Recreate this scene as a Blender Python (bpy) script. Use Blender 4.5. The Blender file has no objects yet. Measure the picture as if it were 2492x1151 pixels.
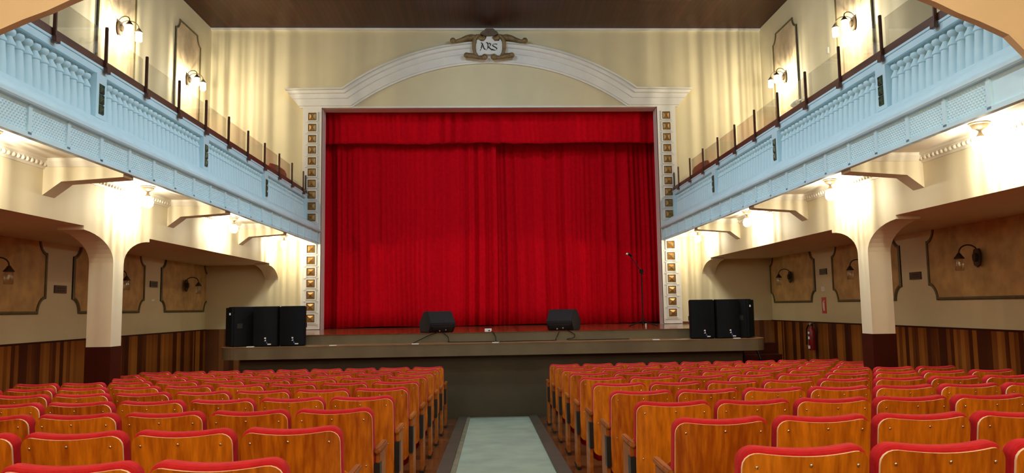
import bpy, math, random
from mathutils import Matrix, Vector

# ---------------------------------------------------------------- scene, camera, world, exposure
scene = bpy.context.scene
COL = scene.collection
ZC = 1.82                                   # eye height above the floor at the foot of the stage
cam = bpy.data.cameras.new('camera'); cam_o = bpy.data.objects.new('camera', cam); COL.objects.link(cam_o)
cam.sensor_width = 36.0; cam.sensor_fit = 'HORIZONTAL'; cam.lens = 36.0 * 1770.0 / 2492.0
cam.shift_x = -0.01007; cam.shift_y = 0.0040; cam.clip_start = 0.05; cam.clip_end = 100
R_ = (0.99892923, -0.04350154, -0.01574826); D_ = (-0.01168801, 0.0920614, -0.99568473); F_ = (0.04476363, 0.99480265, 0.09145438)
cam_o.matrix_world = Matrix(((R_[0], -D_[0], -F_[0], -0.065), (R_[1], -D_[1], -F_[1], 0.0), (R_[2], -D_[2], -F_[2], ZC), (0, 0, 0, 1)))
scene.camera = cam_o
vs = scene.view_settings
vs.view_transform = 'Standard'; vs.look = 'None'; vs.gamma = 1.0; vs.use_curve_mapping = False
vs.exposure = 0.0
world = bpy.data.worlds.new('world'); scene.world = world; world.use_nodes = True
world.node_tree.nodes['Background'].inputs[0].default_value = (0.9, 0.85, 0.8, 1)
world.node_tree.nodes['Background'].inputs[1].default_value = 0.02
scene.cycles.max_bounces = 8; scene.cycles.diffuse_bounces = 4; scene.cycles.glossy_bounces = 3
scene.cycles.transparent_max_bounces = 16; scene.cycles.transmission_bounces = 4
scene.cycles.caustics_reflective = False; scene.cycles.caustics_refractive = False
scene.cycles.sample_clamp_indirect = 4.0
scene.cycles.use_denoising = True

P_SOFFIT = 82.0        # soffit lamps under the galleries
P_SCONCE = 84.0        # lit lanterns on the upper walls
P_COOL = 105.0         # cool lights added over the stalls to brighten the gallery fronts
P_ARCH = 70.0          # unseen lights added to brighten the near arch
P_REAR = 105.0         # warm lamps under the rear gallery

def area(name, loc, size, power, color, rot=(0, 0, 0)):
    l = bpy.data.lights.new(name, 'AREA'); l.shape = 'DISK'; l.size = size; l.energy = power; l.color = color
    o = bpy.data.objects.new(name, l); COL.objects.link(o); o.location = loc; o.rotation_euler = rot
    return o
for y in (4.8, 8.0, 11.2):
    for s in (-1, 1):                      # unseen cool fill lights added, each turned towards the gallery across the hall
        area('cool_gallery_fill', (-s * 1.7, y, ZC + 6.1), 0.6, P_COOL, (0.66, 0.84, 1.0), (0, -s * math.radians(58), 0))
for x in (-2.5, 2.5):                      # added fill lights for the near arch's face, unseen above the frame
    l = bpy.data.lights.new('arch_fill_light', 'POINT'); l.energy = P_ARCH; l.color = (1.0, 0.89, 0.70); l.shadow_soft_size = 0.10
    o = bpy.data.objects.new('arch_fill_light', l); COL.objects.link(o); o.location = (x, 2.6, ZC + 2.35)
for x in (-2.6, 0.0, 2.6):                 # globe lamps hanging from the rear gallery over the last rows
    l = bpy.data.lights.new('rear_gallery_light', 'POINT'); l.energy = P_REAR; l.color = (1.0, 0.90, 0.72); l.shadow_soft_size = 0.18
    o = bpy.data.objects.new('rear_gallery_light', l); COL.objects.link(o); o.location = (x, -0.4, ZC + 1.75)

# ---------------------------------------------------------------- node materials
def mat(name):
    m = bpy.data.materials.new(name); m.use_nodes = True
    nt = m.node_tree; b = nt.nodes['Principled BSDF']
    return m, nt, b
def N(nt, t, **kw):
    n = nt.nodes.new(t)
    for k, v in kw.items(): setattr(n, k, v)
    return n
def ramp(nt, stops, fac=None, interp='LINEAR'):
    r = N(nt, 'ShaderNodeValToRGB'); r.color_ramp.interpolation = interp
    e = r.color_ramp.elements
    while len(e) < len(stops): e.new(0.5)
    for i, (p, c) in enumerate(stops): e[i].position = p; e[i].color = (*c, 1)
    if fac is not None: nt.links.new(fac, r.inputs[0])
    return r
def math_n(nt, op, a, b=None):
    n = N(nt, 'ShaderNodeMath', operation=op)
    for i, v in enumerate((a, b)):
        if v is None: continue
        if isinstance(v, (int, float)): n.inputs[i].default_value = v
        else: nt.links.new(v, n.inputs[i])
    return n.outputs[0]
def simple(name, col, rough=0.5, metal=0.0, var=0.06, scale=6.0, bump=0.0, spec=0.5, sheen=0.0):
    m, nt, b = mat(name)
    tc = N(nt, 'ShaderNodeTexCoord'); no = N(nt, 'ShaderNodeTexNoise'); no.inputs['Scale'].default_value = scale; no.inputs['Detail'].default_value = 4
    nt.links.new(tc.outputs['Object'], no.inputs['Vector'])
    r = ramp(nt, [(0.3, tuple(c * (1 - var) for c in col)), (0.7, tuple(min(1, c * (1 + var)) for c in col))], no.outputs['Fac'])
    nt.links.new(r.outputs[0], b.inputs['Base Color'])
    b.inputs['Roughness'].default_value = rough; b.inputs['Metallic'].default_value = metal
    b.inputs['Specular IOR Level'].default_value = spec
    if sheen: b.inputs['Sheen Weight'].default_value = sheen; b.inputs['Sheen Roughness'].default_value = 0.4; b.inputs['Sheen Tint'].default_value = (1, .5, .5, 1)
    if bump:
        bp = N(nt, 'ShaderNodeBump'); bp.inputs['Strength'].default_value = bump; bp.inputs['Distance'].default_value = 0.01
        nt.links.new(no.outputs['Fac'], bp.inputs['Height']); nt.links.new(bp.outputs[0], b.inputs['Normal'])
    return m
def grain(name, dark, light, rough, stretch, rnd=True, spec=0.5, dist=0.6):
    """wood with long grain; stretch = scale per axis"""
    m, nt, b = mat(name)
    tc = N(nt, 'ShaderNodeTexCoord'); mp = N(nt, 'ShaderNodeMapping'); mp.inputs['Scale'].default_value = stretch
    oi = N(nt, 'ShaderNodeObjectInfo')
    src = tc.outputs['Object']
    if rnd:
        va = N(nt, 'ShaderNodeVectorMath', operation='ADD'); nt.links.new(src, va.inputs[0])
        cb = N(nt, 'ShaderNodeCombineXYZ'); k = math_n(nt, 'MULTIPLY', oi.outputs['Random'], 37.0)
        nt.links.new(k, cb.inputs[0]); nt.links.new(k, cb.inputs[1]); nt.links.new(va.inputs[1].links[0].from_socket if va.inputs[1].links else cb.outputs[0], va.inputs[1])
        src = va.outputs[0]
    nt.links.new(src, mp.inputs['Vector'])
    n1 = N(nt, 'ShaderNodeTexNoise'); n1.inputs['Scale'].default_value = 1.0; n1.inputs['Detail'].default_value = 5; n1.inputs['Distortion'].default_value = dist
    nt.links.new(mp.outputs[0], n1.inputs['Vector'])
    fac = n1.outputs['Fac']
    if rnd:
        fac = math_n(nt, 'ADD', math_n(nt, 'MULTIPLY', fac, 0.8), math_n(nt, 'MULTIPLY', oi.outputs['Random'], 0.22))
    r = ramp(nt, [(0.30, dark), (0.52, tuple((a + c) / 2 for a, c in zip(dark, light))), (0.72, light)], fac)
    nt.links.new(r.outputs[0], b.inputs['Base Color']); b.inputs['Roughness'].default_value = rough
    b.inputs['Specular IOR Level'].default_value = spec
    return m
def planks(name, axis, width, cols, rough=0.45, groove=0.0, warp=0.0, spec=0.5):
    """boards side by side along one axis, each its own tone"""
    m, nt, b = mat(name)
    tc = N(nt, 'ShaderNodeTexCoord'); sp = N(nt, 'ShaderNodeSeparateXYZ'); nt.links.new(tc.outputs['Object'], sp.inputs[0])
    u = sp.outputs[axis]
    u = math_n(nt, 'DIVIDE', u, width)
    if warp:
        w = N(nt, 'ShaderNodeTexNoise', noise_dimensions='1D'); w.inputs['Scale'].default_value = 1.1; nt.links.new(sp.outputs[axis], w.inputs['W'])
        u = math_n(nt, 'ADD', u, math_n(nt, 'MULTIPLY', w.outputs['Fac'], warp))
    fl = math_n(nt, 'FLOOR', u); wn = N(nt, 'ShaderNodeTexWhiteNoise', noise_dimensions='1D'); nt.links.new(fl, wn.inputs['W'])
    mp = N(nt, 'ShaderNodeMapping'); s = [14, 14, 14]; s[2 if axis != 2 else 1] = 0.9
    if axis == 0: s = [30, 0.7, 30]
    mp.inputs['Scale'].default_value = s; nt.links.new(tc.outputs['Object'], mp.inputs[0])
    g = N(nt, 'ShaderNodeTexNoise'); g.inputs['Scale'].default_value = 1.5; g.inputs['Detail'].default_value = 4; nt.links.new(mp.outputs[0], g.inputs['Vector'])
    f = math_n(nt, 'ADD', math_n(nt, 'MULTIPLY', wn.outputs['Value'], 0.8), math_n(nt, 'MULTIPLY', g.outputs['Fac'], 0.25))
    r = ramp(nt, cols, f)
    out = r.outputs[0]
    if groove:
        fr = math_n(nt, 'FRACT', u); gl = math_n(nt, 'LESS_THAN', fr, groove)
        mx = N(nt, 'ShaderNodeMix', data_type='RGBA'); nt.links.new(gl, mx.inputs[0]); nt.links.new(out, mx.inputs[6]); mx.inputs[7].default_value = tuple(c * 0.35 for c in cols[0][1]) + (1,)
        out = mx.outputs[2]
    nt.links.new(out, b.inputs['Base Color']); b.inputs['Roughness'].default_value = rough; b.inputs['Specular IOR Level'].default_value = spec
    return m
def emit(name, col, s):
    m, nt, b = mat(name); b.inputs['Emission Color'].default_value = (*col, 1); b.inputs['Emission Strength'].default_value = s; b.inputs['Base Color'].default_value = (*col, 1)
    return m
def glass(name, tint, alpha, rough=0.03):
    m, nt, b = mat(name); nt.nodes.remove(b)
    out = nt.nodes['Material Output']; t = N(nt, 'ShaderNodeBsdfTransparent'); t.inputs[0].default_value = (*tint, 1)
    g = N(nt, 'ShaderNodeBsdfGlossy'); g.inputs['Roughness'].default_value = rough; g.inputs[0].default_value = (1, 1, 1, 1)
    fr = N(nt, 'ShaderNodeFresnel'); fr.inputs[0].default_value = 1.5
    k = math_n(nt, 'ADD', math_n(nt, 'MULTIPLY', fr.outputs[0], 0.4), alpha)
    mx = N(nt, 'ShaderNodeMixShader'); nt.links.new(k, mx.inputs[0]); nt.links.new(t.outputs[0], mx.inputs[1]); nt.links.new(g.outputs[0], mx.inputs[2]); nt.links.new(mx.outputs[0], out.inputs[0])
    return m
def lit_glass(name, col, s, clear):
    """glass shade that glows and lets its bulb's light through"""
    m, nt, b = mat(name); nt.nodes.remove(b)
    out = nt.nodes['Material Output']; t = N(nt, 'ShaderNodeBsdfTransparent'); e = N(nt, 'ShaderNodeEmission'); e.inputs[0].default_value = (*col, 1); e.inputs[1].default_value = s
    mx = N(nt, 'ShaderNodeMixShader'); mx.inputs[0].default_value = 1 - clear; nt.links.new(t.outputs[0], mx.inputs[1]); nt.links.new(e.outputs[0], mx.inputs[2]); nt.links.new(mx.outputs[0], out.inputs[0])
    return m

CREAM = simple('cream_wall_paint', (0.71, 0.615, 0.39), 0.75, var=0.03, scale=2.0)
CREAM_TRIM = simple('cream_gallery_paint', (0.76, 0.67, 0.48), 0.7, var=0.03, scale=2.0)
WHITE = simple('white_plaster_paint', (0.80, 0.77, 0.70), 0.6, var=0.03)
BLUEWHITE = simple('cool_lit_plaster_paint', (0.64, 0.87, 0.95), 0.6, var=0.04, scale=4)  # bluish white paint, deepened by putting the cool light's blue into it
SOFFIT = simple('white_soffit_paint', (0.80, 0.74, 0.62), 0.7, var=0.03)
REVEAL = simple('reveal_paint', (0.75, 0.62, 0.58), 0.6, var=0.03)
CEIL = planks('dark_ceiling_boards', 0, 0.11, [(0.0, (0.042, 0.012, 0.005)), (1.0, (0.072, 0.020, 0.008))], 0.34, groove=0.08, spec=.18)
WAINS = planks('striped_wood_boards', 1, 0.082, [(0.0, (0.035, 0.006, 0.001)), (0.3, (0.075, 0.014, 0.002)), (0.45, (0.20, 0.055, 0.007)), (0.8, (0.28, 0.088, 0.011)), (1.0, (0.36, 0.13, 0.018))], 0.5, warp=3.0, spec=.15)
WAINS_X = planks('striped_wood_boards_front', 0, 0.105, [(0.0, (0.05, 0.012, 0.005)), (0.45, (0.20, 0.062, 0.014)), (1.0, (0.34, 0.14, 0.035))], 0.45)
DARKWOOD = simple('dark_plinth_wood', (0.045, 0.007, 0.003), 0.5, var=0.15, scale=5, spec=.12)
RAILWOOD = grain('brown_rail_wood', (0.085, 0.030, 0.018), (0.15, 0.058, 0.034), 0.4, (12, 1.2, 12), rnd=False)
SEATWOOD = grain('orange_veneer', (0.34, 0.066, 0.002), (0.82, 0.26, 0.009), 0.36, (40, 40, 0.6), spec=.3, dist=.15)
PLYEDGE = simple('pale_highlit_plywood_edge', (0.95, 0.74, 0.52), 0.4, var=0.05)  # plywood's own paler edge plus its caught highlight, put into the colour
ARMWOOD = grain('light_arm_wood', (0.24, 0.060, 0.006), (0.46, 0.15, 0.022), 0.4, (14, 3, 14), spec=.25)
REDFAB = simple('red_upholstery', (0.50, 0.014, 0.020), 0.85, var=0.1, scale=30, bump=0.1, sheen=0.08, spec=.2)
BLACKMET = simple('black_metal', (0.012, 0.011, 0.010), 0.4, var=0.1)
SCREW = simple('bright_screw', (0.75, 0.66, 0.5), 0.25, metal=1.0)
VELVET = simple('red_velvet', (0.60, 0.002, 0.011), 0.9, var=0.08, scale=14, spec=0.05)
PARQ = planks('red_brown_floor_boards', 1, 0.09, [(0.0, (0.10, 0.030, 0.010)), (1.0, (0.22, 0.075, 0.026))], 0.22, groove=0.05)
STAGEFLOOR = planks('polished_stage_boards', 0, 0.10, [(0.0, (0.16, 0.040, 0.016)), (1.0, (0.24, 0.075, 0.03))], 0.12, groove=0.03)
LIPTOP = simple('worn_orange_ledge_wood', (0.20, 0.10, 0.04), 0.45, var=0.15)
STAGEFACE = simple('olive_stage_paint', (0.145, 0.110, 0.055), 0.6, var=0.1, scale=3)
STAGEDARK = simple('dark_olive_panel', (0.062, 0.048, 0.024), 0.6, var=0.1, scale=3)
CARPET = simple('grey_green_carpet', (0.30, 0.345, 0.255), 0.9, var=0.12, scale=3, bump=0.15)
CURB = simple('dark_aisle_border', (0.065, 0.050, 0.030), 0.55, var=0.15)
CURBIN = simple('aisle_edge_strip', (0.20, 0.17, 0.10), 0.6, var=0.2)
PANEL = simple('ochre_mottled_panel', (0.52, 0.33, 0.13), 0.75, var=0.22, scale=5.0)
PANELUP = simple('beige_streaked_panel', (0.62, 0.47, 0.28), 0.75, var=0.15, scale=5.0)
PFRAME = simple('olive_gold_moulding', (0.11, 0.085, 0.030), 0.5, var=0.2)
BRONZE = simple('aged_bronze', (0.16, 0.11, 0.055), 0.4, metal=0.8, var=0.25, scale=12)
LAMPMET = simple('brass_lamp_metal', (0.20, 0.14, 0.08), 0.5, metal=0.4, var=0.2, scale=18)
DARKMET = simple('dark_lantern_metal', (0.05, 0.035, 0.02), 0.45, metal=0.5, var=0.2)
CARTG = simple('antique_gold_plaster', (0.22, 0.135, 0.050), 0.5, metal=0.15, var=0.35, scale=9)
CARTD = simple('dark_antique_plaster', (0.12, 0.075, 0.040), 0.5, metal=0.15, var=0.35, scale=9)
INK = simple('black_lettering', (0.02, 0.008, 0.006), 0.6)
GOLD = simple('gold_tile', (0.38, 0.20, 0.050), 0.42, metal=0.35, var=0.2, scale=18)
GOLDDK = simple('dark_tile_rim', (0.10, 0.06, 0.025), 0.5, var=0.2)
GREENT = simple('dark_green_tile', (0.030, 0.055, 0.028), 0.25, var=0.5, scale=20)
SPK = simple('black_speaker_cabinet', (0.006, 0.007, 0.008), 0.6, var=0.2, spec=.15)
SPKG = simple('blue_black_speaker_grille', (0.006, 0.008, 0.010), 0.7, var=0.2, scale=120, bump=0.2, spec=.12)
MONI = simple('charcoal_monitor_carpet', (0.022, 0.018, 0.020), 0.8, var=0.15, scale=60, spec=.12)
LABEL = simple('white_label', (0.85, 0.85, 0.85), 0.5, var=0.02)
BLUEL = simple('blue_label', (0.03, 0.06, 0.25), 0.5)
REDP = simple('red_enamel', (0.22, 0.008, 0.006), 0.35)
REDSIGN = simple('red_sign', (0.62, 0.06, 0.05), 0.5)
PLATE = simple('dark_plaque', (0.045, 0.028, 0.022), 0.4)
SWITCH = simple('ivory_plastic', (0.85, 0.82, 0.74), 0.4)
SILVER = simple('silver_metal', (0.7, 0.7, 0.7), 0.3, metal=1.0)
RUBBER = simple('black_rubber', (0.010, 0.009, 0.009), 0.7, spec=.12)
GPANE = glass('clear_guard_glass', (0.955, 0.95, 0.93), 0.01)
LGLASS = glass('clear_lantern_glass', (0.86, 0.84, 0.76), 0.06, 0.15)
GLOBE = lit_glass('glowing_ribbed_glass', (1.0, 0.93, 0.74), 26.0, 0.45)
ARCHP = simple('tan_arch_paint', (0.80, 0.61, 0.36), 0.75, var=0.04, scale=3)
BENCHW = grain('red_brown_bench_wood', (0.16, 0.035, 0.014), (0.27, 0.075, 0.028), 0.4, (2, 9, 2), rnd=False)

# ---------------------------------------------------------------- mesh helpers
class MB:
    def __init__(s): s.v = []; s.f = []; s.m = []; s.cur = 0
    def add(s, vs, fs):
        o = len(s.v); s.v += [tuple(v) for v in vs]
        for f in fs: s.f.append(tuple(o + i for i in f)); s.m.append(s.cur)
        return s
    def box(s, x0, x1, y0, y1, z0, z1):
        v = [(x, y, z) for z in (z0, z1) for y in (y0, y1) for x in (x0, x1)]
        return s.add(v, [(0, 2, 3, 1), (4, 5, 7, 6), (0, 1, 5, 4), (2, 6, 7, 3), (0, 4, 6, 2), (1, 3, 7, 5)])
    def prism(s, poly, axis, a, b):
        """poly of 2D points extruded along axis (0:x poly=(y,z); 1:y poly=(x,z); 2:z poly=(x,y))"""
        def P(p, t): return (t, p[0], p[1]) if axis == 0 else ((p[0], t, p[1]) if axis == 1 else (p[0], p[1], t))
        n = len(poly); v = [P(p, a) for p in poly] + [P(p, b) for p in poly]
        return s.add(v, [tuple(range(n - 1, -1, -1)), tuple(range(n, 2 * n))] + [(i, (i + 1) % n, n + (i + 1) % n, n + i) for i in range(n)])
    def lathe(s, prof, c=(0, 0, 0), n=14, axis=2, ribs=0.0, caps=True):
        v = []
        for r, h in prof:
            for k in range(n):
                a = 2 * math.pi * k / n; rr = r * (1 + (ribs if k % 2 else -ribs))
                p = (rr * math.cos(a), rr * math.sin(a), h)
                if axis == 0: p = (p[2], p[0], p[1])
                if axis == 1: p = (p[0], p[2], p[1])
                v.append((c[0] + p[0], c[1] + p[1], c[2] + p[2]))
        m = len(prof)
        f = [(j * n + k, j * n + (k + 1) % n, (j + 1) * n + (k + 1) % n, (j + 1) * n + k) for j in range(m - 1) for k in range(n)]
        if caps: f += [tuple(range(n - 1, -1, -1)), tuple((m - 1) * n + k for k in range(n))]
        return s.add(v, f)
    def tube(s, pts, rad, n=8, flat=(1, 1, 1)):
        pts = [Vector(p) for p in pts]
        rads = rad if isinstance(rad, (list, tuple)) else [rad] * len(pts)
        v = []; up = None
        for i, p in enumerate(pts):
            t = (pts[min(i + 1, len(pts) - 1)] - pts[max(i - 1, 0)]).normalized()
            if up is None: up = t.orthogonal().normalized()
            up = (up - t * up.dot(t)).normalized(); w = t.cross(up)
            for k in range(n):
                a = 2 * math.pi * k / n; d = (up * math.cos(a) + w * math.sin(a)) * rads[i]
                v.append((p[0] + d[0] * flat[0], p[1] + d[1] * flat[1], p[2] + d[2] * flat[2]))
        m = len(pts)
        f = [(j * n + k, j * n + (k + 1) % n, (j + 1) * n + (k + 1) % n, (j + 1) * n + k) for j in range(m - 1) for k in range(n)]
        f += [tuple(range(n - 1, -1, -1)), tuple((m - 1) * n + k for k in range(n))]
        return s.add(v, f)
    def ball(s, c, r, flat=(1, 1, 1), n=10):
        v = [(c[0], c[1], c[2] - r * flat[2])]
        for j in range(1, n // 2):
            t = math.pi * j / (n // 2)
            for k in range(n):
                a = 2 * math.pi * k / n
                v.append((c[0] + r * math.sin(t) * math.cos(a) * flat[0], c[1] + r * math.sin(t) * math.sin(a) * flat[1], c[2] - r * math.cos(t) * flat[2]))
        v.append((c[0], c[1], c[2] + r * flat[2])); L = len(v) - 1; m = n // 2 - 1
        f = [(0, 1 + (k + 1) % n, 1 + k) for k in range(n)] + [(L, 1 + (m - 1) * n + k, 1 + (m - 1) * n + (k + 1) % n) for k in range(n)]
        f += [(1 + j * n + k, 1 + j * n + (k + 1) % n, 1 + (j + 1) * n + (k + 1) % n, 1 + (j + 1) * n + k) for j in range(m - 1) for k in range(n)]
        return s.add(v, f)
    def grid(s, fn, nu, nv):
        v = [fn(i / nu, j / nv) for j in range(nv + 1) for i in range(nu + 1)]
        return s.add(v, [(j * (nu + 1) + i, j * (nu + 1) + i + 1, (j + 1) * (nu + 1) + i + 1, (j + 1) * (nu + 1) + i) for j in range(nv) for i in range(nu)])
    def build(s, name, m, parent=None, smooth=0, dz=0.0, bevel=0.0):
        me = bpy.data.meshes.new(name); me.from_pydata([(x, y, z + dz) for x, y, z in s.v], [], s.f)
        for k in (m if isinstance(m, (list, tuple)) else [m]): me.materials.append(k)
        for p, i in zip(me.polygons, s.m): p.material_index = i
        bm = __import__('bmesh').new(); bm.from_mesh(me); __import__('bmesh').ops.recalc_face_normals(bm, faces=bm.faces)
        if bevel:
            __import__('bmesh').ops.bevel(bm, geom=[e for e in bm.edges if len(e.link_faces) == 2 and e.calc_face_angle(0) > 0.6], offset=bevel, segments=2, affect='EDGES', clamp_overlap=True)
        bm.to_mesh(me); bm.free()
        if smooth: me.shade_smooth() if smooth >= 3 else me.set_sharp_from_angle(angle=smooth) or [setattr(p, 'use_smooth', True) for p in me.polygons]
        o = bpy.data.objects.new(name, me); COL.objects.link(o)
        if parent: o.parent = parent
        return o

def tag(o, label, cat, group=None):
    o['label'] = label; o['category'] = cat
    if group: o['group'] = group
    return o
def thing(name, label, cat, loc=(0, 0, 0), rz=0.0, group=None):
    o = bpy.data.objects.new(name, None); COL.objects.link(o); o.empty_display_size = 0.1
    o.location = loc; o.rotation_euler = (0, 0, rz)
    return tag(o, label, cat, group)
def struct(mb, name, m, dz=ZC, smooth=0):
    o = mb.build(name, m, dz=dz, smooth=smooth); o['kind'] = 'structure'; return o
def kids(o): return [c for c in o.children]
def copy_tree(o, parent=None):
    c = o.copy(); COL.objects.link(c)
    if parent: c.parent = parent
    for ch in list(o.children): copy_tree(ch, c)
    return c
def floor_z(y): return ZC - 1.3027 - 0.0419 * min(y, 12.3)          # raked floor
SM = 0.7

# ---------------------------------------------------------------- room shell (heights here are above eye level, ZC is added)
XW, ZCEIL, YF = 6.2, 6.30, 16.0
m = MB(); fz = lambda y: -1.3027 - 0.0419 * min(y, 12.3)
m.add([(-XW, -5, fz(-5)), (XW, -5, fz(-5)), (XW, 12.3, fz(12.3)), (-XW, 12.3, fz(12.3)), (XW, YF, fz(12.3)), (-XW, YF, fz(12.3))], [(0, 1, 2, 3), (3, 2, 4, 5)])
m.add([(-XW, -5, fz(-5) - .3), (XW, -5, fz(-5) - .3), (XW, YF, fz(12.3) - .5), (-XW, YF, fz(12.3) - .5)], [(3, 2, 1, 0)])
struct(m, 'floor', PARQ)
struct(MB().box(-XW - .2, XW + .2, -5.2, YF + .4, ZCEIL, ZCEIL + .15), 'ceiling', CEIL)
for s, nm in ((-1, 'left'), (1, 'right')):
    a, b = sorted((s * XW, s * (XW + .2)))
    struct(MB().box(a, b, -5.2, YF + .35, -2.4, ZCEIL), 'wall_' + nm, CREAM)
    a, b = sorted((s * XW, s * (XW - .03)))
    m = MB().box(a, b, -5, YF, -1.85, -.385); m.cur = 1; m.box(a - .008 if s > 0 else a, b + .008 if s < 0 else b, -5, YF, -.385, -.362)
    struct(m, 'trim_1' if s < 0 else 'trim_2', [WAINS, DARKWOOD])
struct(MB().box(-XW, XW, -5.2, -5, -2.4, ZCEIL), 'wall_back', CREAM)
OW, ZT = 3.745, 4.47
m = MB()
for s in (-1, 1):
    a, b = sorted((s * OW, s * XW)); m.box(a, b, YF, YF + .32, -2.4, ZCEIL)
m.box(-OW, OW, YF, YF + .32, ZT, ZCEIL)
m.cur = 1
for s in (-1, 1):
    a, b = sorted((s * OW, s * (OW - .004))); m.box(a, b, YF + .012, YF + .33, -.41, ZT)
m.box(-OW, OW, YF + .012, YF + .33, ZT - .004, ZT)
struct(m, 'wall_front', [CREAM, REVEAL])
m = MB()
for s in (-1, 1):
    a, b = sorted((s * 4.17, s * (XW - .03))); m.box(a, b, YF - .03, YF, -1.85, -.365)
struct(m, 'trim_3', WAINS_X)
struct(MB().box(-XW, XW, YF - .05, YF, ZCEIL - .05, ZCEIL), 'trim_4', WHITE)
# stage house behind the curtain
m = MB(); m.box(-6.4, 6.4, 19.0, 19.1, -.5, 6.5)
struct(m, 'wall_stage', STAGEDARK)

# side galleries: slab over the lower aisle, wall above the pillars, soffit, front kerb
for s, nm in ((-1, 'left'), (1, 'right')):
    m = MB()
    def bx(x0, x1, *r):
        a, b = sorted((s * x0, s * x1)); m.box(a, b, *r)
    bx(4.65, XW, -2.5, YF, 1.0, 1.72)
    m.cur = 1; bx(3.80, 4.65, -2.5, YF, 1.6, 1.72)
    m.cur = 0; bx(3.80, XW, -2.5, YF, 1.72, 1.80); bx(4.02, 4.20, -2.5, YF, 1.80, 1.97)
    o = struct(m, 'trim_5' if s < 0 else 'trim_6', [CREAM_TRIM, SOFFIT])

# the rear gallery's curved front haunches, near the camera
m = MB()
for s in (-1, 1):
    pts = [(3.42, 1.70), (3.30, 1.83), (3.10, 1.925), (2.95, 1.985), (2.80, 2.06), (2.60, 2.15), (2.30, 2.26), (1.9, 2.35), (1.2, 2.40), (0, 2.42)]
    pts = [(x + .25 * (1 if s > 0 else 0) * max(0, min(1, (x - 1.5) / 1.2)), z) for x, z in pts]
    poly = [(s * x, z) for x, z in pts]
    poly = [(s * 4.6, 1.02), (s * 3.95, 1.30)] + poly + [(0, 3.4), (s * XW, 3.4), (s * XW, 1.02)]
    m.prism(poly, 1, 4.74, 4.80)
struct(m, 'trim_7', ARCHP)
struct(MB().box(-XW, XW, -5, 4.74, 2.6, 2.75), 'trim_8', ARCHP)

# ---------------------------------------------------------------- stage
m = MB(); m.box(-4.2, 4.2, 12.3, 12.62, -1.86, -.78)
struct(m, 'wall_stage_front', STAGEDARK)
def rounded_apron(xl, xr, y0, y1, r):
    p = [(xl, y1)]
    p += [(xl + r - r * math.cos(a), y0 + r - r * math.sin(a)) for a in [math.pi / 2 * k / 8 for k in range(9)]]
    p += [(xr - r + r * math.sin(a), y0 + r - r * math.cos(a)) for a in [math.pi / 2 * k / 8 for k in range(9)]]
    return p + [(xr, y1)]
m = MB(); m.prism(rounded_apron(-4.47, 4.55, 12.0, 15.95, .28), 2, -.772, -.585)
m.cur = 1; m.prism(rounded_apron(-4.475, 4.555, 11.995, 15.95, .285), 2, -.585, -.572)
o = m.build('stage_apron', [STAGEFACE, LIPTOP], dz=ZC); tag(o, 'low olive ledge with wooden top running along the front of the stage', 'stage')
m = MB(); m.box(-4.22, 4.22, 12.6, 15.965, -.572, -.42); m.box(-3.74, 3.74, 15.965, 18.9, -.572, -.42)
m.cur = 1; m.box(-4.23, 4.23, 12.59, 15.965, -.42, -.41); m.box(-3.73, 3.73, 15.965, 18.9, -.42, -.41)
o = m.build('stage_platform', [STAGEFACE, STAGEFLOOR], dz=ZC); tag(o, 'polished wooden stage floor reflecting the red curtain, with olive step', 'stage')
for i, x in enumerate((-3.95, -2.63, -1.30, .01, 2.67, 4.03)):
    lab = ['white marker strip on the stage ledge under the black loudspeakers, audience left',
           'white marker strip on the stage ledge, first right of the left loudspeakers',
           'white marker strip on the stage ledge below the left floor monitor',
           'white marker strip at the middle of the stage ledge by the black cable',
           'white marker strip on the stage ledge below the microphone stand',
           'white marker strip on the stage ledge under the black loudspeakers, audience right'][i]
    o = MB().box(-.055, .055, -.03, .03, 0, .012).build('marker_strip', LABEL); o.location = (x, 12.05, ZC - .572); tag(o, lab, 'marker', 'marker strips on the stage ledge')

# carpet and its borders in the centre aisle
def raked(mb, x0, x1, y0, y1, h0, h1):
    v = []
    for (x, h) in ((x0, h0), (x1, h0), (x1, h1), (x0, h1)):
        for y in (y0, y1): v.append((x, y, fz(y) + h))
    return mb.add(v, [(0, 1, 3, 2), (4, 5, 7, 6), (2, 3, 5, 4), (0, 6, 7, 1), (0, 2, 4, 6), (1, 7, 5, 3)])
o = raked(MB(), -.42, .55, -3, 12.28, 0.0, .018).build('carpet_runner', CARPET, dz=ZC); tag(o, 'grey green carpet runner on the centre aisle floor', 'carpet')
o = raked(MB(), -.60, -.47, -3, 12.28, 0, .05); o.cur = 1; raked(o, -.47, -.42, -3, 12.28, 0, .03)
o = o.build('aisle_border', [CURB, CURBIN], dz=ZC); tag(o, 'dark raised border strip on the left of the aisle carpet', 'border', 'aisle carpet borders')
o = raked(MB(), .55, .68, -3, 12.28, 0, .05).build('aisle_border', [CURB], dz=ZC); tag(o, 'dark raised border strip on the right of the aisle carpet', 'border', 'aisle carpet borders')

struct(MB().box(-4.6, 4.6, YF + .32, 17.2, 4.70, 4.95), 'trim_9', DARKWOOD)
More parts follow.
